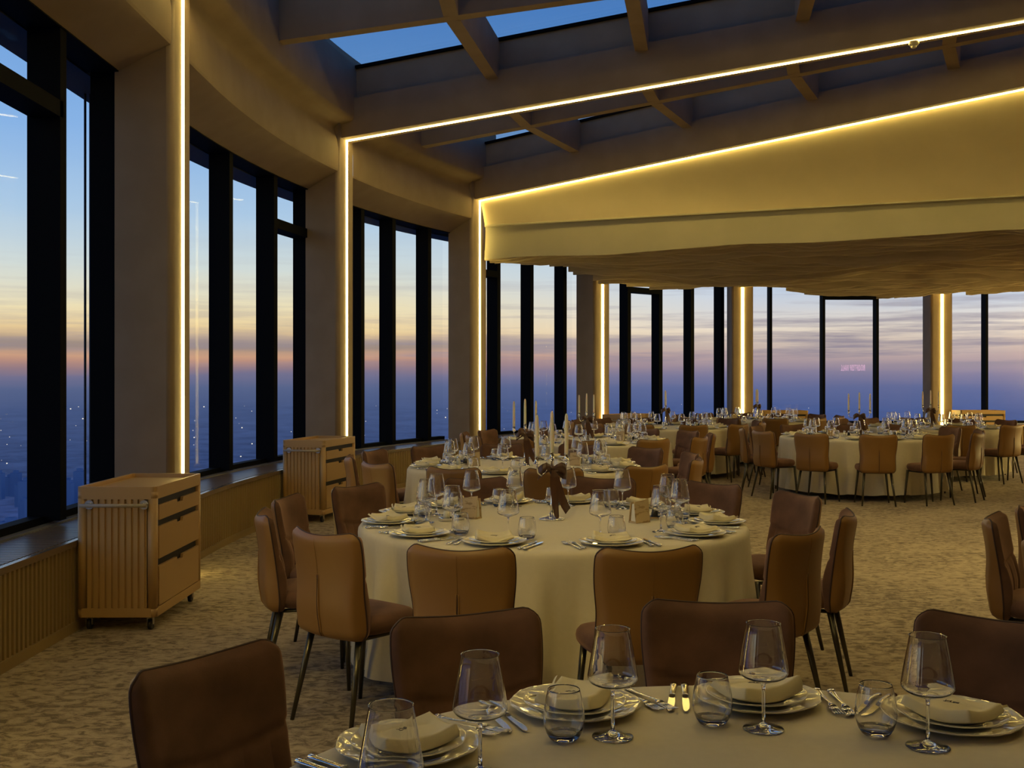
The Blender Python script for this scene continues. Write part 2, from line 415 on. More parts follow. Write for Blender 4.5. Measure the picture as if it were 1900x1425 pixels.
def window(i):
    a, b = COLS[i]+CW/2, COLS[i+1]-CW/2; cv = i == 5
    if cv: b += .40
    ms = [s_at_px(px, .53, cv) for px, _ in MULL.get(i, [])]
    if i == 0: ms = [a+.06, a+1.3, a+2.5, b-.08]
    if i == 7: ms += [ms[-1]+1.22, ms[-1]+2.44]
    if i >= 8: ms = [a+.4+1.22*k for k in range(4)]
    ms = [m for m in ms if a < m < b+.3]
    w = struct(empty('window_%d' % (i+1)))
    for m in ms:
        mb = MB(); frame_box(mb, m, .46 if m > b-.05 else .42, .64, .10 if i < 6 else .055, Z0, Z1, cv); mb.build('mullion', 'black', w)
    ed = [a-.02]+ms+([b+.02] if ms[-1] < b-.02 else [])
    mb = MB(); strip(mb, a-.02, b+.02, .41, .66, Z1-.02, Z1+.12, cv=cv); mb.build('head_frame', 'black', w)
    mb = MB(); strip(mb, a-.02, b+.02, .52, .62, .555, Z0+.03, cv=cv); mb.build('sill_frame', 'black', w)
    mb = MB(); strip(mb, a-.02, b+.02, .462, .53, .50, .566, cv=cv); mb.build('sill_board', 'sill', w)
    for k in range(len(ed)-1):
        p = [path(ed[k], GL, cv)[0], path(ed[k+1], GL, cv)[0]]
        q = [path(ed[k], GL+.012, cv)[0], path(ed[k+1], GL+.012, cv)[0]]
        if (p[1]-p[0]).length < .08: continue
        mb = MB(); mb.hexa([(p[0].x, p[0].y, Z0), (p[1].x, p[1].y, Z0), (q[1].x, q[1].y, Z0), (q[0].x, q[0].y, Z0), (p[0].x, p[0].y, Z1), (p[1].x, p[1].y, Z1), (q[1].x, q[1].y, Z1), (q[0].x, q[0].y, Z1)])
        mb.build('pane', 'rearpane' if i == 6 else 'pane', w)
        if k in TRANS.get(i, []):
            mb = MB(); strip(mb, ed[k], ed[k+1], .42, .63, 3.26, 3.37, cv=cv); mb.build('transom', 'black', w)
for i in range(len(COLS)-1): window(i)

# ------------------------------------------------------------------ slatted window benches, one per bay
def bench(i, label):
    a, b = COLS[i]+CW/2+.004, COLS[i+1]-CW/2-.004
    if i == 0: a = COLS[0]+CW/2+.004
    root = empty('window_bench', (*path((a+b)/2, .25)[0], 0)); off = Matrix.Translation(-root.location)
    def put(mb, name, m):
        mb.v = [off @ v for v in mb.v]; return mb.build(name, m, root)
    p = .052; n = int((b-a)/p); p = (b-a)/n; mb = MB(); bb = 0; pr = []
    for k in range(n):
        s = a+k*p
        pr += [(s, .086), (s+p*.15, .064), (s+p*.62, .064), (s+p*.77, .086)]
    pr.append((b, .086))
    for s, o in pr:
        q = path(s, o)[0]; mb.v += [Vector((q.x, q.y, .06)), Vector((q.x, q.y, .515))]
    for k in range(len(pr)-1): mb.face((2*k, 2*k+2, 2*k+3, 2*k+1))
    put(mb, 'fluted_front', 'ochre')
    mb = MB(); strip(mb, a, b, .058, .10, 0, .062); put(mb, 'plinth', 'ochre')
    mb = MB(); strip(mb, a, b, .055, .095, .512, .55); put(mb, 'front_edge', 'trim')
    mb = MB(); strip(mb, a, b, .096, .60, .49, .536); put(mb, 'top_board', 'slot')
    mb = MB(); p = .05; n = int((b-a)/p); p = (b-a)/n
    for k in range(n): strip(mb, a+k*p+.006, a+(k+1)*p-.010, .097, .46, .5365, .553, 1)
    put(mb, 'top_slats', 'benchtop')
    return tag(root, label, 'bench', 'window benches')
BL = ['slatted ochre window bench behind the first service cart', 'slatted ochre window bench nearest the camera, fluted front', 'slatted ochre window bench between the two service carts',
      'slatted ochre window bench beyond the second service cart', 'window bench between the third and fourth lit columns', 'window bench between the fourth and fifth lit columns',
      'window bench under the rear wide windows', 'window bench beside the last rear column', 'window bench at the far end of the rear windows']
for i in range(1, 8): bench(i, BL[i])

# ------------------------------------------------------------------ headers over the windows and dark eaves outside
PROF = [(.41, 3.86), (.02, 4.06), (.012, 4.08), (.012, 4.34), (.03, 4.45), (.06, 4.54), (.055, 4.60), (.0, 4.645), (-.09, 4.665), (-.145, 4.69), (-.165, 4.73), (-.16, 5.44), (.3, 5.44)]
def header(i):
    a, b = COLS[i]+CW/2-.01, COLS[i+1]-CW/2+.01
    if i == 0: a = -2.2
    mb = MB(); n = 18
    for j in range(n+1):
        s = a+(b-a)*j/n
        for o, z in PROF: q = path(s, o)[0]; mb.v.append(Vector((q.x, q.y, z)))
    k = len(PROF)
    for j in range(n):
        for q in range(k-1): mb.face((j*k+q, (j+1)*k+q, (j+1)*k+q+1, j*k+q+1), 2 <= q < 11)
    struct(mb.build('trim_%d' % (i+1), 'plaster'))
for i in range(4): header(i)
def upper_over_column(s):
    """the cove lip runs on above each column"""
    mb = MB(); a, b = s-CW/2-.01, s+CW/2+.01
    pr = [p for p in PROF if p[1] > 4.64]
    for j in range(7):
        ss = a+(b-a)*j/6
        for o, z in pr: q = path(ss, o)[0]; mb.v.append(Vector((q.x, q.y, z)))
    k = len(pr)
    for j in range(6):
        for q in range(k-1): mb.face((j*k+q, (j+1)*k+q, (j+1)*k+q+1, j*k+q+1), True)
    struct(mb.build('trim_%d' % (20+int(s)), 'plaster'))
for s in COLS[:5]: upper_over_column(s)
for i in range(4, len(COLS)-1):
    mb = MB(); strip(mb, COLS[i]+CW/2-.01, COLS[i+1]-CW/2+.01, .0, .66, 3.99, 4.4); struct(mb.build('trim_%d' % (40+i), 'plaster'))
mb = MB(); strip(mb, -2, END, .66, .98, 3.84, 4.1); struct(mb.build('trim_50', 'eave'))

# ------------------------------------------------------------------ roof: radial beams with light lines, rafters, purlins, skylights
def rafter_line(s):
    p = path(s)[0]; d = (C2-p).normalized(); return p, d
def bar(mb, p, d, t0, t1, w, z0, z1, wt=None):
    """box along the radial line, bottom at z0+SLOPE*t, top at z1+SLOPE*t"""
    nrm = Vector((-d.y, d.x)); A, B = p+d*t0, p+d*t1; q = []
    for zz in (z0, z1):
        ww = w if zz == z0 else (wt or w)
        for P, t, sg in ((A, t0, -1), (A, t0, 1), (B, t1, 1), (B, t1, -1)):
            v = P+nrm*(sg*ww/2); q.append((v.x, v.y, zz+SLOPE*t))
    mb.hexa(q)
TE = 9.9
DZ = {0: .12, 1: .12, 2: .12, 3: .08, 4: -.02}; SLP = {0: .106, 1: .106, 2: .106, 3: .108, 4: .095}
RZ, SB = 5.27, 4.79
def put_bar(mb, p, d, t0, t1, w, z0, z1, sl):
    nrm = Vector((-d.y, d.x)); A, B = p+d*t0, p+d*t1; q = []
    for zz in (z0, z1):
        for P, t, sg in ((A, t0, -1), (A, t0, 1), (B, t1, 1), (B, t1, -1)):
            v = P+nrm*(sg*w/2); q.append((v.x, v.y, zz+sl*t))
    mb.hexa(q)
def main_beam(i):
    s = COLS[i]; lz = LEDH.get(i, 4.43); sl = SLP[i]; dz = DZ[i]
    p, d = rafter_line(s); root = struct(empty('beam', (p.x, p.y, lz))); off = Matrix.Translation(-root.location)
    def put(mb, name, m):
        mb.v = [off @ v for v in mb.v]; return mb.build(name, m, root)
    mb = MB(); put_bar(mb, p, d, -.02, TE, .30, lz, 4.87+dz, sl); put_bar(mb, p, d, .1, TE, .14, 4.87+dz, RZ+dz+.01, sl); put(mb, 'girder', 'plaster')
    mb = MB(); put_bar(mb, p, d, -.015, TE, .034, lz-.012, lz, sl); o = put(mb, 'led_strip', 'ledbeam'); o['label'] = 'glowing warm light line'
    return root
for i in range(5): main_beam(i)
lines = []                                   # (wall position, height shift, slope)
for i in range(4):
    lines += [(COLS[i], DZ[i], SLP[i]), ((COLS[i]+COLS[i+1])/2, {0: .12, 1: .12, 2: .11, 3: -.0}[i], {3: .092}.get(i, .106))]
lines.append((COLS[4], DZ[4], SLP[4]))
for k in (1, 3, 5, 7):
    s, dz, sl = lines[k]; p, d = rafter_line(s); mb = MB(); put_bar(mb, p, d, .12, TE, .15, SB+dz, SB+dz+.49, sl); struct(mb.build('beam', 'plaster'))
for k in range(len(lines)-1):
    (s0, z0, g0), (s1, z1, g1) = lines[k], lines[k+1]
    (p0, d0), (p1, d1) = rafter_line(s0), rafter_line(s1)
    cuts = [(1.90 if k <= 5 else 1.74)+1.77*j for j in range(5)]
    for t in cuts:
        a, b = p0+d0*t, p1+d1*t; u = (b-a).normalized(); a = a+u*.07; b = b-u*.07; n = Vector((-u.y, u.x))*.075
        za, zb = SB+z0+g0*t, SB+z1+g1*t; q = [(a-n, za), (a+n, za), (b+n, zb), (b-n, zb)]
        struct(MB().hexa([(v.x, v.y, z) for v, z in q]+[(v.x, v.y, z+.47) for v, z in q]).build('beam', 'plaster'))
    w = struct(empty('window_%d' % (20+k))); ed = [.06]+cuts+[TE]
    for j in range(len(ed)-1):
        ta, tb = ed[j], ed[j+1]
        q = [(p0+d0*ta, RZ+z0+g0*ta), (p1+d1*ta, RZ+z1+g1*ta), (p1+d1*tb, RZ+z1+g1*tb), (p0+d0*tb, RZ+z0+g0*tb)]
        MB().hexa([(v.x, v.y, z) for v, z in q]+[(v.x, v.y, z+.02) for v, z in q]).build('pane', 'skypane', w)
        # dark glazing bead along the far edge of every pane
        n1 = Vector((-d1.y, d1.x)); sg = 1 if n1.dot(q[0][0]-q[1][0]) > 0 else -1
        c0, c1 = q[1], q[2]; r = [(c0[0]+n1*sg*.07, c0[1]), (c0[0]+n1*sg*.12, c0[1]), (c1[0]+n1*sg*.12, c1[1]), (c1[0]+n1*sg*.07, c1[1])]
        MB().hexa([(v.x, v.y, z-.035) for v, z in r]+[(v.x, v.y, z-.002) for v, z in r]).build('glazing_bead', 'black', w)
# plain roof over the rest of the hall
p0, d0 = rafter_line(COLS[0])
e0 = p0+d0*TE
struct(MB().prism([(-3.6, -2.4), (24, -2.4), (24, 4), (e0.x, e0.y), (p0.x, p0.y), (-3.6, p0.y)], 5.15, 5.4).build('ceiling_back', 'plaster'))
pr = [(e0.x, e0.y), (31, 4), (31, 22)]+[((CX+6.3*cos(a)), CZ+6.3*sin(a)) for a in [radians(60+10*k) for k in range(1, 13)]]
struct(MB().prism([(CX+6.6*cos(radians(a)), CZ+6.6*sin(radians(a))) for a in range(0, 360, 10)], 6.2, 6.4).build('ceiling_core', 'plaster'))

# ------------------------------------------------------------------ soffit wall below the last beam, pale fascia, wave ceiling
bp, bd = rafter_line(COLS[4])
A0 = bp+Vector((.03, .0)); UD = Vector((.933, -.36)).normalized()
L0 = A0+Vector((.05, .05))
def l2(d, o=0.): q = L0+UD*d+Vector((-UD.y, UD.x))*o; return q
UL = 15.0
mb = MB()
def up_wall(u, v):
    t = u*UL; a = bp+bd*(t*.66+.02)+Vector((-bd.y, bd.x))*(-.0); zt = LEDZ+SLOPE*t*.66+.02
    b = l2(t*1.0, -.0); zb = 3.985
    # the top follows the beam, the foot the ledge; slightly hollow in between
    k = v; q = a.lerp(b, k); return (q.x, q.y+.10*sin(pi*k)*min(1, t/4), zt+(zb-zt)*k)
mb.grid(up_wall, 60, 12)
struct(mb.build('wall_soffit', 'soffit'))
def fbot(d): return 3.425+.012*min(d, 9)+.018*sin(d*1.9+.6)+.02*noise.noise((d*.8, 3.1, 0))
mb = MB()
def led_ge(u, v):
    d = u*UL; pr = [(-.0, 3.99), (-.03, 3.985), (-.035, 3.965), (.0, 3.955), (.03, 3.95)]; o, z = pr[int(round(v*4))]
    k = min(1, d/5); q = l2(d, o*(.3+.7*k)); return (q.x, q.y, z)
mb.grid(led_ge, 60, 4, smooth=False)
struct(mb.build('trim_60', 'fascia'))
mb = MB()
def fas(u, v):
    d = u*UL; q = l2(d, .03-.05*v*v); zb = fbot(d); return (q.x, q.y, 3.957+(zb-3.957)*v)
mb.grid(fas, 150, 6)
struct(mb.build('trim_61', 'fascia'))
VN = Vector((-UD.y, UD.x))
if VN.y < 0: VN = -VN
def wave_h(u, v):
    k = min(1., v/1.5)
    w = .12*sin(u*.55+v*.9+1.2*noise.noise((u*.18, v*.25, 1)))+.11*noise.noise((u*.35, v*.6, 5.2))+.06*noise.noise((u*.9, v*1.4, 9.1))
    sc = abs(sin(pi*(v/.74+.55*noise.noise((u*.22, v*.35, 21))+.05*u)))
    return fbot(u)*(1-k)+(3.415+.0125*u)*k+w*(.25+.75*k)-.20*(sc-.55)*k
def wave_ceiling():
    mb = MB(); pitch = .15; nf = 96; step = .12
    for i in range(nf):
        v = .02+i*pitch
        # clip the fin to the column circle
        us = []
        base = L0+VN*v
        rel = base-C2; bq = rel.dot(UD); cq = rel.length_squared-(R0-.03)**2; disc = bq*bq-cq
        if disc <= 0: continue
        u0 = max(-bq-sqrt(disc), -.05); u1 = min(-bq+sqrt(disc), 16)
        den = UD.y-.03*UD.x; ur = (ZC-.04+.03*(base.x-XC)-base.y)/den
        if base.y+UD.y*u0 > ZC-.04+.03*(base.x+UD.x*u0-XC): u0 = max(u0, ur)
        if u1-u0 < .2: continue
        n = int((u1-u0)/step)+1; b = len(mb.v); ph = random.uniform(0, 60)
        for j in range(n+1):
            u = u0+(u1-u0)*j/n
            h = wave_h(u, v)+.075*noise.noise((u*.45+.02*ph, i*.45, 2))+.05*noise.noise((u*1.3, i*.8, 7))+.015*noise.noise((u*4.5, i*1.1, 3))
            if 5.2 < v < 9.4 and u > 4.2:
                kk = min(1, (u-4.2)/3)*max(0, 1-abs(v-7.3)/2.1)
                h -= kk*.09*max(0, noise.noise((u*5.5, i*1.3, 4)))+kk*.02*random.random()
            q = base+UD*u; kf = min(1., max(0., (v-.02)/1.6))
            for dv, z in ((0, h+.16), (.0, h+.014), (.014, h), (.035, h+.006), (pitch+.01, h+.16)):
                r = q+VN*(dv+kf*(.20*noise.noise((u*.5, v*.5, 11))+.06*noise.noise((u*1.6, i*.6, 13)))); mb.v.append(Vector((r.x, r.y, z)))
        for j in range(n):
            for k in range(4): mb.face((b+j*5+k, b+(j+1)*5+k, b+(j+1)*5+k+1, b+j*5+k+1), k != 0)
    struct(mb.build('ceiling', 'wave'))
    # slab the fins hang from
    pts = [l2(-.02, -.25) if VN.dot(Vector((-UD.y, UD.x))) < 0 else l2(-.02, .25), l2(15.5, .25)]
    arc = [path(COLS[4]+.2+(END-COLS[4]-.2)*k/40, .55)[0] for k in range(41)]
    poly = [pts[0]]+arc+[pts[1]]
    struct(MB().prism([(p.x, p.y) for p in reversed(poly)], 3.70, 3.90).build('ceiling_slab', 'plaster'))
wave_ceiling()

# ------------------------------------------------------------------ smoke detector on the beam
p, d = rafter_line(COLS[3]); t = 6.62; q = p+d*t
o = empty('smoke_detector', (q.x, q.y, LEDH[3]+SLP[3]*t-.013))
MB().lathe([(0, 0), (.055, 0), (.055, -.025), (.045, -.04), (0, -.04)], 24).build('base', 'white', o)
MB().lathe([(0, -.04), (.032, -.04), (.03, -.062), (.02, -.07), (0, -.07)], 20).build('sensor_cap', 'white', o)
tag(o, 'small round smoke detector under the lit ceiling beam', 'smoke detector')

# ------------------------------------------------------------------ service carts
def make_cart():
    """local origin on the floor at the middle; +x is the drawer side, -y end carries the handle"""
    W_, D_, H_ = .48, .95, .872; r = empty('service_cart')
    m = MB(); zb = .085
    def rr(w, d, rad, n=5):
        o = []
        for sx, sy, a0 in ((1, 1, 0), (-1, 1, 90), (-1, -1, 180), (1, -1, 270)):
            for k in range(n+1):
                a = radians(a0+90*k/n); o.append((sx*(w/2-rad)+rad*cos(a), sy*(d/2-rad)+rad*sin(a)))
        return o
    # carcass: plinth, corner posts, back, ends (fluted), top
    m.prism(rr(W_, D_, .03), zb, zb+.055, True)
    m.prism(rr(W_, D_, .03), H_-.075, H_-.03, True)
    for sx in (-1, 1):
        for sy in (-1, 1): m.prism([(sx*(W_/2-.03)+x, sy*(D_/2-.03)+y) for x, y in rr(.06, .06, .028)], zb+.05, H_-.07, True)
    m.box((-W_/2+.02, 0, (zb+H_)/2), (.02, D_-.1, H_-zb-.12)); m.box((-.02, 0, (zb+H_)/2-.02), (W_-.12, D_-.08, H_-zb-.16))
    body = m.build('carcass', 'cart', r)
    for sy in (-1, 1):
        f = MB(); n = 9; w = W_-.12; pw = w/n; y0 = sy*(D_/2-.012)
        pr = []
        for k in range(n):
            x = -w/2+k*pw; pr += [(x, y0), (x+pw*.12, y0+sy*.012), (x+pw*.72, y0+sy*.012), (x+pw*.84, y0)]
        pr.append((w/2, y0))
        for x, y in pr: f.v += [Vector((x, y, zb+.055)), Vector((x, y, H_-.075))]
        for k in range(len(pr)-1): f.face((2*k, 2*k+2, 2*k+3, 2*k+1) if sy < 0 else (2*k, 2*k+1, 2*k+3, 2*k+2))
        f.build('fluted_panel', 'cart', r)
    t = MB(); out = rr(W_, D_, .03); inn = rr(W_-.036, D_-.036, .018); k = len(out); b = 0
    for z, pl in ((H_-.03, out), (H_, out), (H_, inn), (H_-.026, inn)): t.v += [Vector((x, y, z)) for x, y in pl]
    for q in range(3):
        for i in range(k): j = (i+1) % k; t.face((q*k+i, q*k+j, (q+1)*k+j, (q+1)*k+i), False)
    t.face([3*k+i for i in range(k)]); t.build('tray_top', 'cart', r)
    # dark cavity and three drawer fronts with a notch for the hand
    dk = MB(); dk.box((W_/2-.032, 0, (zb+H_)/2-.01), (.02, D_-.13, H_-zb-.14)); dk.build('drawer_recess', 'slot', r)
    for z0, z1 in ((.145, .385), (.43, .625), (.665, .755)):
        y = (D_-.125)/2; nw = .065; nd = .024
        poly = [(-y, z0), (y, z0), (y, z1), (nw, z1), (nw-.012, z1-nd), (-nw+.012, z1-nd), (-nw, z1), (-y, z1)]
        d = MB(); n = len(poly)
        d.v = [Vector((W_/2-.018, p, z)) for p, z in poly]+[Vector((W_/2-.001, p, z)) for p, z in poly]
        for a in ((0, 4, 5), (0, 1, 4), (1, 2, 3), (1, 3, 4), (0, 5, 6), (0, 6, 7)): pass
        d.face([i for i in reversed(range(n))]); d.face([n+i for i in range(n)])
        for i in range(n): j = (i+1) % n; d.face((i, j, n+j, n+i))
        d.build('drawer', 'cart', r)
    M['handle'] = mat('painted_handle', (.42, .36, .27), .4); h = MB(); h.tube([(-.20, -D_/2-.055, .765), (.20, -D_/2-.055, .765)], .011, 12); hd = h.build('handle', 'handle', r)
    for x in (-.16, .17):
        b = MB(); b.tube([(x, -D_/2+.0, .765), (x, -D_/2-.010, .765)], .028, 14); b.tube([(x, -D_/2-.008, .765), (x, -D_/2-.05, .765)], .012, 10); b.build('bracket', 'steel', hd)
    for sx in (-1, 1):
        for sy in (-1, 1):
            c = MB(); x, y = sx*(W_/2-.055), sy*(D_/2-.07); c.tube([(x-.011, y, .031), (x+.011, y, .031)], .031, 16); cs = c.build('caster', 'rubber', r)
            f = MB(); f.box((x-.017, y, .055), (.004, .03, .05)); f.box((x+.017, y, .055), (.004, .03, .05)); f.box((x, y, .081), (.045, .045, .006)); f.build('fork', 'steel', cs)
    return Proto(r)
cart = make_cart()
GC = 'service carts along the windows'
cart.place((-2.385, 6.97, 0), radians(0), 'tan service cart with three drawers and steel handle, in front of the first lit column', 'service cart', GC)
cart.place((-2.120, 11.92, 0), radians(-12), 'tan service cart with three drawers before the second lit column, beside the curving bench', 'service cart', GC)
def cart_wall(px, lab, off=-.30, turn=0):
    s = s_at_px(px, off); p, t, n = path(s, off); cart.place((p.x, p.y, 0), atan2(n.y, n.x)+turn, lab, 'service cart', GC)
cart_wall(1452, 'dark tan service cart at the rear windows beside the fifth lit column')
cart_wall(1815, 'dark tan service cart at the rear windows beside the last lit column')
cart_wall(1164, 'tan service cart just past the fourth lit column, behind the glasses')

# ------------------------------------------------------------------ dining chair
def make_chair():
    """faces +y; origin on the floor under the seat"""
    r = empty('dining_chair')
    ZB, ZT = .395, .845
    def half(t):
        w = .211+.011*math.exp(-((t-.84)/.26)**2)-.006*math.exp(-((t-.42)/.16)**2)
        c = max(0, (t-.93)/.07); w *= 1-.075*c**2.4
        c = max(0, (.10-t)/.10); w *= 1-.13*c**2.2
        return w
    def mid(s, t):
        x = s*half(t)
        top = ZT+.022*abs(s)**1.8-.016*max(0, (abs(s)-.85)/.15)**2
        z = ZB+t*(top-ZB)+.0
        lean = -.205-.022*sin(pi*min(1, t/.45))*0-.085*max(0, t-.12)**1.25
        y = lean+.052*s*s*(.55+.45*t)
        return x, y, z
    def edge(s, t):
        e = min(1-abs(s), 1.35*(1-t), 2.2*t+.02); return sqrt(max(0., 1-(1-min(1, e/.16))**2))
    def front(u, v):
        s, t = 2*u-1, v; x, y, z = mid(s, t); k = edge(s, t)
        q = 0.
        seam = .51+.07*s*s
        d = t-seam
        if d < 0: q = -.010*max(0, cos(pi*(s*5.5)))**8*min(1, -d/.06)*(1 if abs(s) < .92 else 0)
        q -= .011*math.exp(-(d/.018)**2)
        lum = .018*math.exp(-((t-.33)/.2)**2)
        return (x, y+.004+(.030+lum)*k+q*k, z)
    def back(u, v):
        s, t = 2*u-1, v; x, y, z = mid(s, t); k = edge(s, t)
        bul = .018+.035*math.exp(-((t-.22)/.34)**2)
        return (x, y-.004-bul*k, z)
    shell = MB().grid(back, 30, 30, flip=False).build('back_shell', 'leather', r); shell['label'] = 'smooth tan leather back with centre pleat'
    MB().grid(front, 44, 36, flip=True).build('backrest', 'velvet', r)
    pts = []
    for k in range(41): pts.append((-1, k/40))
    for k in range(1, 30): pts.append((-1+2*k/30, 1))
    for k in range(41): pts.append((1, 1-k/40))
    pm = MB().tube([mid(s, t) for s, t in pts], .0042, 6, caps=False); pm.build('piping', 'piping', shell)
    for sx in (-1, 1):
        pl = MB()
        pl.tube([(lambda b: (b[0]+sx*(.0055*min(1, (1-v)/.55*1.6)), b[1]-.0015, b[2]))(back(.5, v)) for v in [.62-.6*k/14 for k in range(15)]], [.0015+.003*min(1, k/5) for k in range(15)], 6); pl.build('pleat', 'leather', shell)
    sl = MB().tube([(lambda b: (b[0], b[1]-.0006, b[2]))(back(.5, v)) for v in [.97-.34*k/9 for k in range(10)]], .0010, 5); sl.build('seam', 'leather', shell)
    sl = MB().tube([(lambda b: (b[0], b[1]-.0025, b[2]))(back(.5, v)) for v in [.62-.6*k/14 for k in range(15)]], [.001+.0022*min(1, k/5) for k in range(15)], 6); sl.build('pleat_gap', 'piping', shell)
    # seat cushion
    prof = [(0, .405), (.80, .405), (.93, .415), (.99, .435), (1.0, .452), (.985, .470), (.93, .486), (.8, .493), (.5, .497), (0, .498)]
    m = MB(); n = 48; k = len(prof)
    def sup(a, q): c, s = cos(a), sin(a); return math.copysign(abs(c)**q, c), math.copysign(abs(s)**q, s)
    for i in range(n):
        a = 2*pi*i/n; cx, sy = sup(a, .55)
        for rr_, z in prof: m.v.append(Vector((rr_*cx*(.222+.010*sy), -.017+rr_*sy*.187, z)))
    for i in range(n):
        j = (i+1) % n
        for q in range(k-1):
            A, B, Cc, D = i*k+q, j*k+q, j*k+q+1, i*k+q+1
            if q == 0: m.face((A, Cc, D), True)
            elif q == k-2: m.face((A, B, D), True)
            else: m.face((A, B, Cc, D), True)
    m.build('seat', 'velvet', r)
    fm = MB()
    for a, b in (((-.15, -.16), (.15, -.16)), ((-.16, .16), (.16, .16)), ((-.15, -.16), (-.16, .16)), ((.15, -.16), (.16, .16))):
        fm.tube([(a[0], a[1], .394), (b[0], b[1], .394)], .010, 8)
    fm.build('seat_frame', 'bronze', r)
    for x, y, x2, y2 in ((-.155, -.17, -.195, -.255), (.155, -.17, .195, -.255), (-.165, .150, -.205, .158), (.165, .150, .205, .158)):
        MB().tube([(x, y, .405), (x2, y2, 0)], [.0165, .0095], 12).build('leg', 'bronze', r)
    return Proto(r)
chair = make_chair()

# ------------------------------------------------------------------ table and cloth
def make_table():
    r = empty('banquet_table')
    MB().lathe([(0, .715), (1.0, .715), (1.005, .735), (1.0, .752), (0, .752)], 64).build('table_top', 'wood', r)
    MB().tube([(0, 0, .10), (0, 0, .716)], .05, 16).build('pedestal', 'bronze', r)
    for k in range(4):
        a = pi/4+k*pi/2; MB().tube([(.03*cos(a), .03*sin(a), .12), (.35*cos(a), .35*sin(a), .05), (.55*cos(a), .55*sin(a), .0)], [.025, .022, .018], 10).build('leg', 'bronze', r)
    return Proto(r)
table = make_table()
RT = 1.035; TOP = .76
def make_cloth(seed):
    mb = MB(); rs = random.Random(seed); n = 288
    ph = [rs.uniform(0, 2*pi) for _ in range(6)]; ks = [9, 13, 17, 22, 29, 36]; am = [.20, .26, .30, .28, .18, .10]
    prof = [(0.0, TOP), (.5, TOP), (.9, TOP), (.99, TOP-.0005), (1.012, TOP-.003), (1.026, TOP-.010), (1.034, TOP-.022), (1.037, TOP-.04), (1.038, TOP-.08), (1.040, TOP-.16), (1.043, TOP-.27), (1.046, TOP-.38), (1.049, TOP-.49), (1.052, TOP-.59), (1.054, TOP-.68)]
    k = len(prof)
    for i in range(n):
        a = 2*pi*i/n; fold = sum(A*sin(q*a+p) for A, q, p in zip(am, ks, ph))
        fold = max(-1.1, min(1.1, 1.75*math.copysign(abs(fold)**.85, fold)))
        for r, z in prof:
            d = TOP-z; f = 0 if d < .03 else min(1, (d-.03)/.62)**1.2
            rr = r+.058*fold*f; zz = z+(.012*fold*f if d > .6 else 0)
            mb.v.append(Vector((rr*cos(a), rr*sin(a), zz)))
    for i in range(n):
        j = (i+1) % n
        for q in range(k-1):
            A, B, Cc, D = i*k+q, j*k+q, j*k+q+1, i*k+q+1
            mb.face((A, Cc, D) if q == 0 else (A, B, Cc, D), True)
    o = mb.build('tablecloth', 'cloth'); return o

# ------------------------------------------------------------------ tableware
def wine_glass():
    r = empty('wine_glass')
    prof = [(.0012, .106), (.020, .1072), (.038, .1110), (.048, .1165), (.0530, .1235), (.0535, .130), (.0518, .141), (.0482, .162), (.0440, .186), (.0397, .210), (.0364, .2285), (.0367, .2298), (.0374, .2306)]
    inner = [(max(0, q-.0011), z+(.0012 if q < .05 and z < .125 else 0)) for q, z in prof[:-1]]; inner[0] = (0, .1078); prof[0] = (0, .1068)
    MB().lathe(prof+inner[::-1], 40).build('bowl', 'glass', r)
    MB().lathe([(0, .015), (.0045, .016), (.0038, .04), (.0036, .085), (.0046, .098), (.012, .1035), (.024, .1062), (.020, .1066), (0, .1052)], 20).build('stem', 'glass', r)
    MB().lathe([(0, 0), (.043, 0), (.0445, .0012), (.043, .0026), (.025, .0052), (.011, .010), (.005, .0152), (0, .0152)], 36).build('foot', 'glass', r)
    return Proto(r)
def tumbler():
    r = empty('water_tumbler')
    MB().lathe([(.030, .004), (.0385, .018), (.0432, .034), (.0442, .048), (.0425, .066), (.0385, .088), (.0345, .104), (.0340, .1070), (.0334, .1074), (.0328, .1065), (.0335, .104), (.0373, .088), (.0412, .066), (.0429, .048), (.0418, .034), (.0371, .018), (.028, .0105)], 40).build('bowl', 'glass', r)
    MB().lathe([(0, 0), (.026, 0), (.030, .0035), (.0368, .0145), (.030, .0125), (.018, .0095), (0, .0085)], 36).build('base', 'glass', r)
    return Proto(r)
def charger():
    sc = lambda a, r, z: 1+(.030*abs(cos(4*a))**1.5-.010*cos(24*a)*.6)*max(0, (r-.11)/.035)
    m = MB().lathe([(0, .004), (.085, .004), (.092, .0045), (.104, .0095), (.128, .014), (.143, .0185), (.1455, .0205), (.1465, .0195), (.1445, .0165), (.128, .0105), (.105, .006), (.09, .0), (.088, 0), (0, .0005)], 96, mod=sc)
    return Proto(m.build('charger_plate', 'porcelain'))
def dinner_plate():
    sc = lambda a, r, z: 1+(.022*abs(cos(4*a+.4))**1.5)*max(0, (r-.085)/.03)
    m = MB().lathe([(0, .008), (.066, .008), (.074, .0095), (.080, .0125), (.100, .0165), (.114, .0205), (.1165, .022), (.1172, .021), (.1150, .0185), (.100, .0135), (.078, .0095), (.072, .0048), (.064, .0046), (0, .0060)], 80, mod=sc)
    return Proto(m.build('dinner_plate', 'porcelain'))
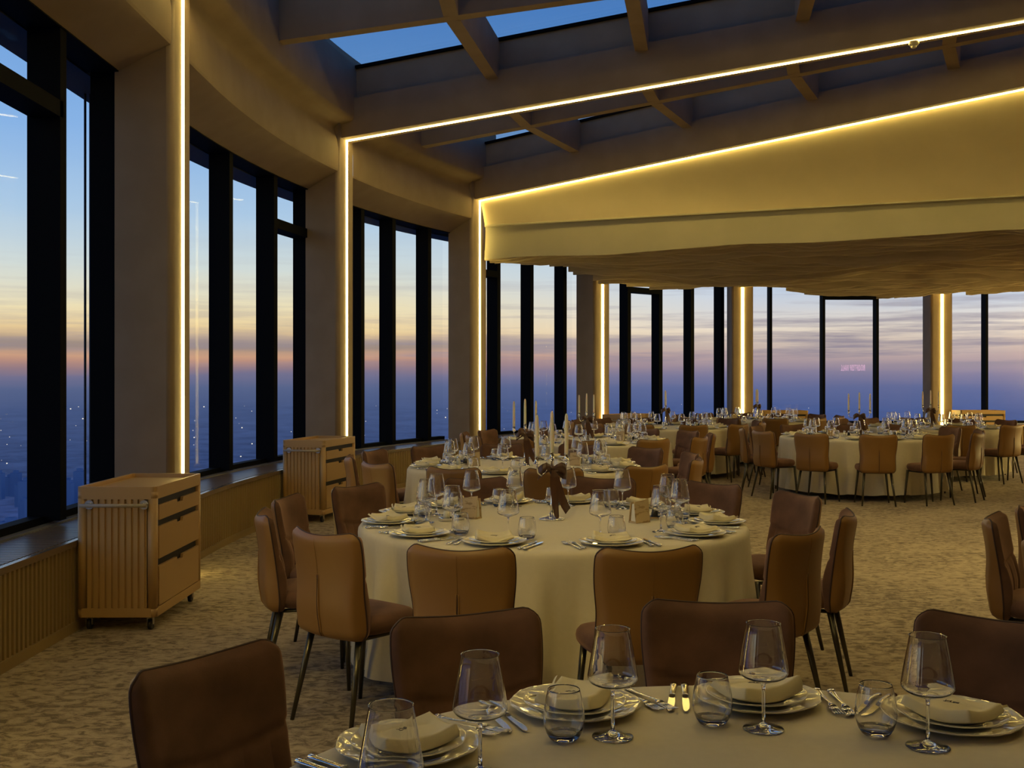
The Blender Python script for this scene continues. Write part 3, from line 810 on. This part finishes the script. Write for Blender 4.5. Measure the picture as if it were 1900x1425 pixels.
def make_napkin(var):
    r = empty('napkin'); LX, LY = .088, .070; rs = random.Random(var); ph = rs.uniform(0, 6)
    rot = radians((28, -22, 40)[var]); cr, sr = cos(rot), sin(rot); lift = (.016, .010, .026)[var]
    def zb(x, y):
        q = hypot(x, y); return .0105+max(0, q-.062)*.40
    def zt(u, v):
        s, t = 2*u-1, 2*v-1
        e = max(abs(s), abs(t)); th = .021+.5*lift*(.5+.5*t)*(1-.6*abs(s))
        return th*sqrt(max(0, 1-max(0, (e-.80)/.20)**2.6))+.003*sin(3*s+ph)*(1-e)+1.3*lift*max(0, (-s+t)/2-.35)**1.6-.004*max(0, 1-abs(t+.35)/.10)*(1 if s > -.7 else 0)
    def top(u, v):
        s, t = 2*u-1, 2*v-1
        x, y = LX*s*(1-.05*t*t), LY*t*(1-.06*s*s)
        X, Y = x*cr-y*sr, x*sr+y*cr
        return (X, Y, zb(X, Y)+.003+zt(u, v))
    def bot(u, v):
        s, t = 2*u-1, 2*v-1
        x, y = LX*s*(1-.05*t*t), LY*t*(1-.06*s*s); X, Y = x*cr-y*sr, x*sr+y*cr
        return (X, Y, zb(X, Y))
    m = MB().grid(top, 30, 28).grid(bot, 30, 28, flip=True)
    n = len(m.v)//2; w = 31; h = 29
    ring = [i for i in range(w)]+[w*j+w-1 for j in range(1, h)]+[w*(h-1)+i for i in range(w-2, -1, -1)]+[w*j for j in range(h-2, 0, -1)]
    for a, b in zip(ring, ring[1:]+ring[:1]): m.face((a, n+a, n+b, b), True)
    m.build('cloth_fold', 'napkin', r)
    # second folded layer peeking out along one side
    def lay(u, v):
        s = 2*u-1; x, y = LX*s*.97, -LY*(1.0+.10*v)+.004*cos(3*s); X, Y = x*cr-y*sr, x*sr+y*cr
        return (X, Y, zb(X, Y)+.004+.008*(1-v)+.003*sin(4*s+ph))
    MB().grid(lay, 14, 3).build('folded_edge', 'napkin', r)
    # dark monogram, upright for the diner
    mg = MB(); ox, oy = .004, -.010
    st = [((-.016, -.006), (-.016, .006)), ((-.016, .006), (-.008, .006)), ((-.008, .006), (-.0055, .004)), ((-.0055, .004), (-.0055, .002)), ((-.0055, .002), (-.008, .0)), ((-.008, .0), (-.016, .0)),
          ((.0, -.006), (.0, .0055)), ((.011, -.006), (.011, .0055)), ((.0, -.0005), (.011, -.0005)), ((-.009, .0092), (.012, .0092)), ((.012, .0092), (.0145, .0065))]
    def topz(X, Y):
        x, y = X*cr+Y*sr, -X*sr+Y*cr; return top((x/LX+1)/2, (y/LY+1)/2)[2]
    for a, b in st:
        P = [Vector((a[0]+ox+(b[0]-a[0])*k/3, a[1]+oy+(b[1]-a[1])*k/3, 0)) for k in range(4)]
        mg.tube([(p.x, p.y, topz(p.x, p.y)+.0004) for p in P], .0011, 6, flat=.5)
    mg.build('monogram', 'ink', r)
    return Proto(r)
def fork():
    m = MB()
    m.tube([(0, -.10, .004), (0, -.085, .005), (0, -.05, .0055), (0, -.02, .008), (0, .02, .010), (0, .042, .008)], [.0095, .0085, .0055, .0038, .0042, .0100], 10, flat=.34)
    m.tube([(0, .038, .008), (0, .05, .006), (0, .06, .0055)], [.0085, .0125, .0125], 10, flat=.2)
    for k in range(4):
        x = -.0096+.0064*k; m.tube([(x, .056, .0056), (x, .08, .0052), (x*.96, .102, .009)], [.0021, .002, .0011], 6)
    m.tube([(0, -.103, .004), (0, -.098, .0055), (0, -.09, .0055)], [.004, .0108, .0085], 10, flat=.45)
    return Proto(m.build('fork', 'silver'))
def knife():
    m = MB()
    m.tube([(0, -.115, .005), (0, -.108, .006), (0, -.09, .006), (0, -.05, .006), (0, -.015, .006), (0, -.006, .006)], [.004, .0105, .009, .0075, .0078, .0092], 12, flat=.55)
    b = len(m.v); out = [(-.006, -.004), (-.0085, .02), (-.0095, .06), (-.008, .09), (-.003, .108), (.002, .112), (.006, .10), (.0075, .05), (.007, .0), (.006, -.004)]
    m.prism(out, .0045, .0062)
    return Proto(m.build('knife', 'silver'))
P_wine, P_tum, P_char, P_plate, P_fork, P_knife = wine_glass(), tumbler(), charger(), dinner_plate(), fork(), knife()
P_nap = [make_napkin(k) for k in range(3)]

# ------------------------------------------------------------------ table centrepiece pieces
def candelabrum():
    r = empty('candelabrum'); sc = lambda a, q, z: 1+(.08*cos(8*a) if z < .02 else 0)
    MB().lathe([(0, 0), (.066, 0), (.067, .005), (.055, .010), (.03, .016), (.016, .026), (.011, .04), (0, .045)], 48, mod=sc).build('base', 'silver', r)
    MB().lathe([(0, .03), (.013, .032), (.010, .06), (.014, .075), (.008, .09), (.0065, .17), (.0075, .24), (.012, .25), (.007, .262), (.0065, .315), (.011, .325), (0, .33)], 20).build('stem', 'silver', r)
    def cup(x, z): return MB().lathe([(0, z), (.007, z+.002), (.018, z+.006), (.0185, z+.008), (.012, z+.010), (.0115, z+.040), (.0135, z+.043), (.0118, z+.044), (.0116, z+.018), (0, z+.018)], 20, (x, 0, 0))
    cup(0, .322).build('cup', 'silver', r)
    for sx in (-1, 1):
        a = MB().tube([(0, 0, .285), (sx*.03, 0, .290), (sx*.065, 0, .262), (sx*.105, 0, .245), (sx*.138, 0, .262), (sx*.147, 0, .295), (sx*.147, 0, .308)], .0042, 10).build('arm', 'silver', r)
        cup(sx*.147, .305).build('cup', 'silver', a)
    return Proto(r)
def candle():
    r = empty('candle')
    MB().lathe([(0, 0), (.0108, 0), (.0112, .05), (.0108, .18), (.0085, .232), (.0055, .244), (0, .25)], 18).build('wax', 'wax', r)
    MB().tube([(0, 0, .248), (.001, 0, .258)], .0009, 6).build('wick', 'wick', r)
    return Proto(r)
def ribbon_bow():
    r = empty('ribbon_bow')
    def band(path_, w, thick=.0012, roll=0.):
        m = MB(); n = len(path_)
        def f(u, v):
            x = u*(n-1); i = min(int(x), n-2); t = x-i; a, b = Vector(path_[i]), Vector(path_[i+1]); p = a.lerp(b, t); ww = w[i]*(1-t)+w[i+1]*t
            dv = Vector((0, 1, 0)) if roll == 0 else Vector((sin(roll), cos(roll), 0))
            return p+dv*ww*(v-.5)+Vector((0, 0, .004*sin(v*pi)))
        m.grid(f, (n-1)*4, 6); return m
    MB().lathe([(0, -.022), (.016, -.018), (.023, 0), (.016, .018), (0, .022)], 14, (0, 0, 0)).build('knot', 'ribbon', r)
    for sx in (-1, 1):
        pa = [(0, -.014, 0), (.022, -.030, .012), (.046, -.036, .016), (.070, -.030, .006), (.084, -.006, -.010), (.074, .020, -.016), (.045, .024, -.006), (.02, .018, 0), (0, .010, 0)]
        wz = [.022, .040, .056, .066, .068, .062, .050, .036, .022]
        lm = MB(); nn = len(pa)
        def lf(u, v):
            x = u*(nn-1); i = min(int(x), nn-2); t = x-i; t = t*t*(3-2*t); p_ = Vector(pa[i]).lerp(Vector(pa[i+1]), x-i); w_ = wz[i]*(1-t)+wz[i+1]*t
            return (sx*p_.x, p_.y+.006*sin(7*v+3*u), p_.z+w_*(v-.5)-.012*(p_.x/.08)**2)
        lm.grid(lf, 40, 8).build('loop', 'ribbon', r)
        tl = [(0, -.020, 0), (sx*.010, -.038, -.04), (sx*(.020 if sx > 0 else .006), -.042, -.09), (.034 if sx > 0 else -.002, -.044, -.14), (.056 if sx > 0 else .002, -.044, -.19), (.078 if sx > 0 else .012, -.040, (-.225 if sx > 0 else -.262))]
        m = MB(); n = len(tl); ws = [.016, .03, .040, .042, .042, .036]
        def f(u, v):
            x = u*(n-1); i = min(int(x), n-2); t = x-i; p = Vector(tl[i]).lerp(Vector(tl[i+1]), t); w = ws[i]*(1-t)+ws[i+1]*t
            return p+Vector((w*(v-.5), .008*sin(5*u+3*v)*u, (v-.5)*.03*u*sx))
        m.grid(f, 24, 6).build('tail', 'ribbon', r)
    return Proto(r)
def napkin_holder():
    r = empty('napkin_holder')
    m = MB(); m.hexa([(-.05, -.030, 0), (.05, -.030, 0), (.05, -.026, 0), (-.05, -.026, 0), (-.05, -.016, .11), (.05, -.016, .125), (.05, -.012, .125), (-.05, -.012, .11)])
    m.build('front_card', 'kraft', r)
    m = MB(); m.hexa([(-.05, .026, 0), (.05, .026, 0), (.05, .030, 0), (-.05, .030, 0), (-.05, .012, .11), (.05, .012, .11), (.05, .016, .11), (-.05, .016, .11)]); m.build('back_card', 'kraft', r)
    MB().box((0, 0, .004), (.1, .05, .008)).build('base', 'kraft', r)
    bevel(MB().hexa([(-.044, -.020, .008), (.044, -.020, .008), (.044, .020, .008), (-.044, .020, .008), (-.044, -.009, .10), (.044, -.009, .10), (.044, .009, .10), (-.044, .009, .10)]).build('paper_napkins', 'salt', r), .003)
    return Proto(r)
def cruet_tray():
    r = empty('cruet_tray'); m = MB()
    m.box((0, 0, .004), (.13, .07, .008)); t = bevel(m.build('tray', 'silver', r), .003)
    for x, y, w, d in ((0, -.034, .13, .004), (0, .034, .13, .004), (-.063, 0, .004, .07), (.063, 0, .004, .07)): MB().box((x, y, .012), (w, d, .010)).build('rim', 'silver', r)
    return Proto(r)
def shaker(m_, name):
    r = empty(name)
    MB().lathe([(0, 0), (.017, 0), (.019, .004), (.018, .03), (.014, .048), (0, .048)], 18).build('jar', m_, r)
    MB().lathe([(0, .048), (.0148, .048), (.0155, .058), (.012, .070), (.006, .074), (0, .075)], 18).build('cap', 'silver', r)
    return Proto(r)
P_cand, P_cdl, P_bow, P_hold, P_tray, P_salt, P_pep = candelabrum(), candle(), ribbon_bow(), napkin_holder(), cruet_tray(), shaker('salt', 'salt_shaker'), shaker('pepper', 'pepper_shaker')

# ------------------------------------------------------------------ laying the tables
ORD = ['leftmost', 'second from left', 'third from left', 'fourth from left', 'fifth from left', 'sixth from left', 'seventh from left', 'eighth from left']
def places(angles):
    """a phrase for every seat angle (0 = right, 90 = away from the camera)"""
    out = {}
    for side, test in (('near', lambda a: sin(radians(a)) < -.02), ('far', lambda a: sin(radians(a)) >= -.02)):
        ss = sorted([a for a in angles if test(a)], key=lambda a: cos(radians(a)))
        for k, a in enumerate(ss): out[a] = (('rightmost' if k == len(ss)-1 else ORD[k]) if len(ss) > 1 else 'only one')+' on '+side+' side of '
    return out
def lay(T, x, z, seats, plates, cutlery, cand=None, chairs_r=1.53, hold=(), tray=(), seed=0, cloth_rot=0.):
    """T: phrase for the table; seats: (angle, radius) of chairs; plates: angles of settings"""
    table.place((x, z, 0), 0, 'round wooden banquet table under '+T[0], 'table', 'round banquet tables')
    cl = make_cloth(seed); cl.location = (x, z, 0); cl.rotation_euler = (0, 0, cloth_rot); tag(cl, 'cream tablecloth falling to the carpet, '+T[0], 'tablecloth', 'cream tablecloths')
    N = T[1]; pp = places([a for a, _ in seats]); rng = random.Random(seed+50)
    for a, rad in seats:
        t = radians(a); o = (rad if T is TA else max(rad, 1.515))-.245; rz = t+pi/2+radians(rng.uniform(-4, 4))
        chair.place((x+o*cos(t), z+o*sin(t), 0), rz, 'tan-backed brown velvet chair, '+pp[a]+N, 'chair', 'velvet chairs around '+N)
    pp = places(plates)
    for a in plates:
        t = radians(a); pr = .872; px, pz = x+pr*cos(t), z+pr*sin(t); rz = t+pi/2; c, s = cos(rz), sin(rz)
        def at(lx, ly, h=0.): return (px+lx*c-ly*s, pz+lx*s+ly*c, TOP+h)
        w = pp[a]+N; jj = lambda k=.008: rng.uniform(-k, k)
        P_char.place(at(0, 0, .0005), rz+jj(.5), 'scalloped charger plate, '+w, 'plate', 'charger plates')
        P_plate.place(at(0, 0, .0052), rz+jj(.5), 'cream dinner plate on charger, '+w, 'plate', 'dinner plates')
        P_nap[rng.randrange(3)].place(at(0, 0, .0046), rz+jj(.15), 'folded monogrammed napkin, '+w, 'napkin', 'folded napkins')
        P_wine.place(at(.005+jj(.012), .195+jj(.01), .0008), rz, 'clear wine glass, '+w, 'wine glass', 'wine glasses')
        if not (T is TA and a == 142): P_tum.place(at(.105+jj(.01), .175+jj(.01), .0008), rz, 'clear water tumbler, '+w, 'tumbler', 'water tumblers')
        if cutlery:
            for k, lx in enumerate((.165, .196)): P_knife.place(at(lx, -.005+jj(), .0005), rz+radians(-4)+jj(.05), ('inner', 'outer')[k]+' silver knife, '+w, 'knife', 'silver knives')
            for k, lx in enumerate((-.164, -.194)): P_fork.place(at(lx, .0+jj(), .0005), rz+radians(3)+jj(.05), ('inner', 'outer')[k]+' silver fork, '+w, 'fork', 'silver forks')
    if cand is not None:
        dx, dz, ang = cand; cx, cz = x+dx, z+dz
        P_cand.place((cx, cz, TOP+.0005), radians(ang), 'silver three-arm candelabrum at the centre of '+N, 'candelabrum', 'candelabra')
        P_bow.place((cx, cz-.002, TOP+.272), radians(ang*.35), 'brown satin bow tied on the candelabrum of '+N, 'bow', 'ribbon bows')
        for k, (d, h) in enumerate(((-.147, .3235), (0, .3405), (.147, .3235))):
            P_cdl.place((cx+d*cos(radians(ang)), cz+d*sin(radians(ang)), TOP+h), 0, ('leftmost', 'middle', 'rightmost')[k]+' ivory taper candle on candelabrum of '+N, 'candle', 'taper candles')
    for k, (dx, dz, ang) in enumerate(hold):
        P_hold.place((x+dx, z+dz, TOP+.0005), radians(ang), 'printed card napkin holder, '+('left' if dx < 0 else 'right')+' of candelabrum on '+N, 'napkin holder', 'napkin holders')
    for k, (dx, dz, ang) in enumerate(tray):
        P_tray.place((x+dx, z+dz, TOP+.0005), radians(ang), 'silver cruet tray, '+('left' if dx < 0 else 'right')+' of candelabrum on '+N, 'tray', 'cruet trays')
        for q, (P, nm) in enumerate(((P_salt, 'salt'), (P_pep, 'dark pepper'))):
            d = (-.03, .03)[q]; P.place((x+dx+d*cos(radians(ang)), z+dz+d*sin(radians(ang)), TOP+.0090), 0, nm+' shaker in cruet tray, '+('left' if dx < 0 else 'right')+' side of '+N, 'shaker', nm+' shakers')
def ring(off, r=1.53): return [(off+30*k, r) for k in range(12)]
def rp(off): return [off+30*k for k in range(12)]
TA = ('the cropped table closest to the camera', 'the foreground table')
TB = ('the nearest whole table', 'the closest whole table')
TC = ('the second table of the left row', 'the second left-row table')
TD = ('the third table of the left row', 'the third left-row table')
TF = ('the fourth table of the left row', 'the fourth left-row table')
TG = ('the rearmost table by the fifth lit column', 'the rearmost table')
TE_ = ('the front table of the right row', 'the front right-row table')
TI = ('the rear table of the right row', 'the rear right-row table')
TK = ('the table cut off by the right edge', 'the edge-cut right table')
lay(TA, .475, 1.675, [(56.5, 1.57), (85, 1.545), (114.4, 1.50), (142.9, 1.515)], [24, 55, 83.4, 112.3, 142, 172], True, seed=1)
lay(TB, .217, 5.80, [(226, 1.52), (197, 1.50), (170, 1.49), (142, 1.46), (254, 1.60), (282, 1.60), (313, 1.52), (343, 1.50), (16, 1.50), (45, 1.46), (75, 1.46), (108, 1.46)],
    [18, 50, 79, 106, 133, 160, 187, 220, 250, 286, 321, 352], True, cand=(0, .05, 55), hold=((.46, -.07, 35), (-.44, .10, -30)), tray=((-.54, 0, 20), (.53, .06, -25)), seed=2)
lay(TC, .115, 9.5, ring(8), rp(14), True, cand=(0, .0, 48), hold=((-.45, -.06, 25), (.45, .02, -30)), tray=((-.56, .05, 10), (.55, 0, -15)), seed=3)
lay(TD, .92, 13.3, ring(25), rp(18), False, cand=(0, 0, 48), hold=((-.42, 0, 20), (.42, 0, -30)), tray=((-.55, .05, 10), (.55, 0, -15)), seed=4)
lay(TF, 2.45, 17.2, ring(7), rp(12), False, cand=(0, 0, 84), hold=((-.42, 0, 20),), tray=((.5, 0, -15),), seed=5)
lay(TG, 4.50, 19.8, ring(29), rp(20), False, cand=(0, 0, 83), hold=((-.42, 0, 20),), tray=((.5, 0, -15),), seed=6)
lay(TE_, 4.64, 14.4, ring(20), rp(10), False, cand=(0, 0, 4), hold=((-.42, -.1, 20),), tray=((-.2, -.1, 10), (.45, 0, -15)), seed=7)
lay(TI, 6.70, 17.1, ring(22), rp(16), False, cand=(-.06, 0, 15), hold=((-.42, 0, 20),), tray=((.5, 0, -15),), seed=8)
lay(TK, 3.66, 4.5, [(151.7, 1.515), (187.4, 1.515), (125.3, 1.515)], [], False, seed=9)

# ------------------------------------------------------------------ neon sign on the core wall (seen mirrored in the rear window)
def neon():
    a = atan2(14.75-CZ, 10.80-CX); r = empty('neon_sign', (CX+6.03*cos(a), CZ+6.03*sin(a), 1.84), a+pi/2)
    tilt = MB().box((0, -.0, 0), (.74, .02, .34)).build('backing_panel', 'core', r)
    for txt, sz, z, w in (('ROOFTOP HALL', .13, .02, .60), ('events, dinners', .045, -.10, .26)):
        if sz < .1: continue
        c = bpy.data.curves.new('lettering', 'FONT'); c.body = txt; c.size = sz; c.extrude = .006; c.space_character = 1.25; c.align_x = 'CENTER'; c.align_y = 'CENTER'
        c.materials.append(M['neon']); tmp = bpy.data.objects.new('lettering_outline', c); COL.objects.link(tmp); bpy.context.view_layer.update()
        me = bpy.data.meshes.new_from_object(tmp.evaluated_get(bpy.context.evaluated_depsgraph_get())); bpy.data.objects.remove(tmp); bpy.data.curves.remove(c)
        me.materials.clear(); me.materials.append(M['neon']); o = bpy.data.objects.new('lettering', me); COL.objects.link(o); o.parent = r
        o.location = (0, -.022, z); o.rotation_euler = (pi/2, 0, 0); o.scale = (w/(.62*sz*len(txt)), 2.0, 1)
    tag(r, 'pink neon sign reading ROOFTOP HALL, mirrored in the rear window', 'sign')
    r.rotation_euler = (0, 0, a+pi/2)
neon()

# ------------------------------------------------------------------ outside: cable, city
p = path(s_at_px(158, .9), .9)[0]
o = MB().tube([(p.x, p.y, -2), (p.x, p.y, 4.5)], .010, 6).tube([(p.x+.035, p.y+.02, -2), (p.x+.035, p.y+.02, 4.5)], .010, 6).build('facade_cable', 'eave'); tag(o, 'twin dark cable hanging outside the first window', 'cable')
rs = random.Random(11); mb = MB()
for k in range(340):
    px = rs.uniform(-60, 1900); d = rs.choice((1900, 2400, 3000, 4200, 6000, 9000))*rs.uniform(.85, 1.2)
    if px > 850 and rs.random() < .6: continue
    y = -265+rs.uniform(0, 30); q = d/2400*rs.choice((.6, .8, 1.0, 1.6)); X = (px-950)/F*d
    mb.box((X, d, y), (q*1.4, q, q*1.3))
o = mb.build('city_lights', 'citylight'); o['kind'] = 'stuff'; o['label'] = 'tiny lights scattered over the hazy city far below'
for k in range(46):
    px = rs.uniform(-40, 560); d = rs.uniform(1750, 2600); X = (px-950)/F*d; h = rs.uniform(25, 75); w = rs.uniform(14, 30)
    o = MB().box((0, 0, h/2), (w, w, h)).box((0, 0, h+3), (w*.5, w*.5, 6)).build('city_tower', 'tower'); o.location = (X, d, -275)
    tag(o, 'haze-tinted blue tower block far below beyond the windows', 'building', 'distant tower blocks in the haze')
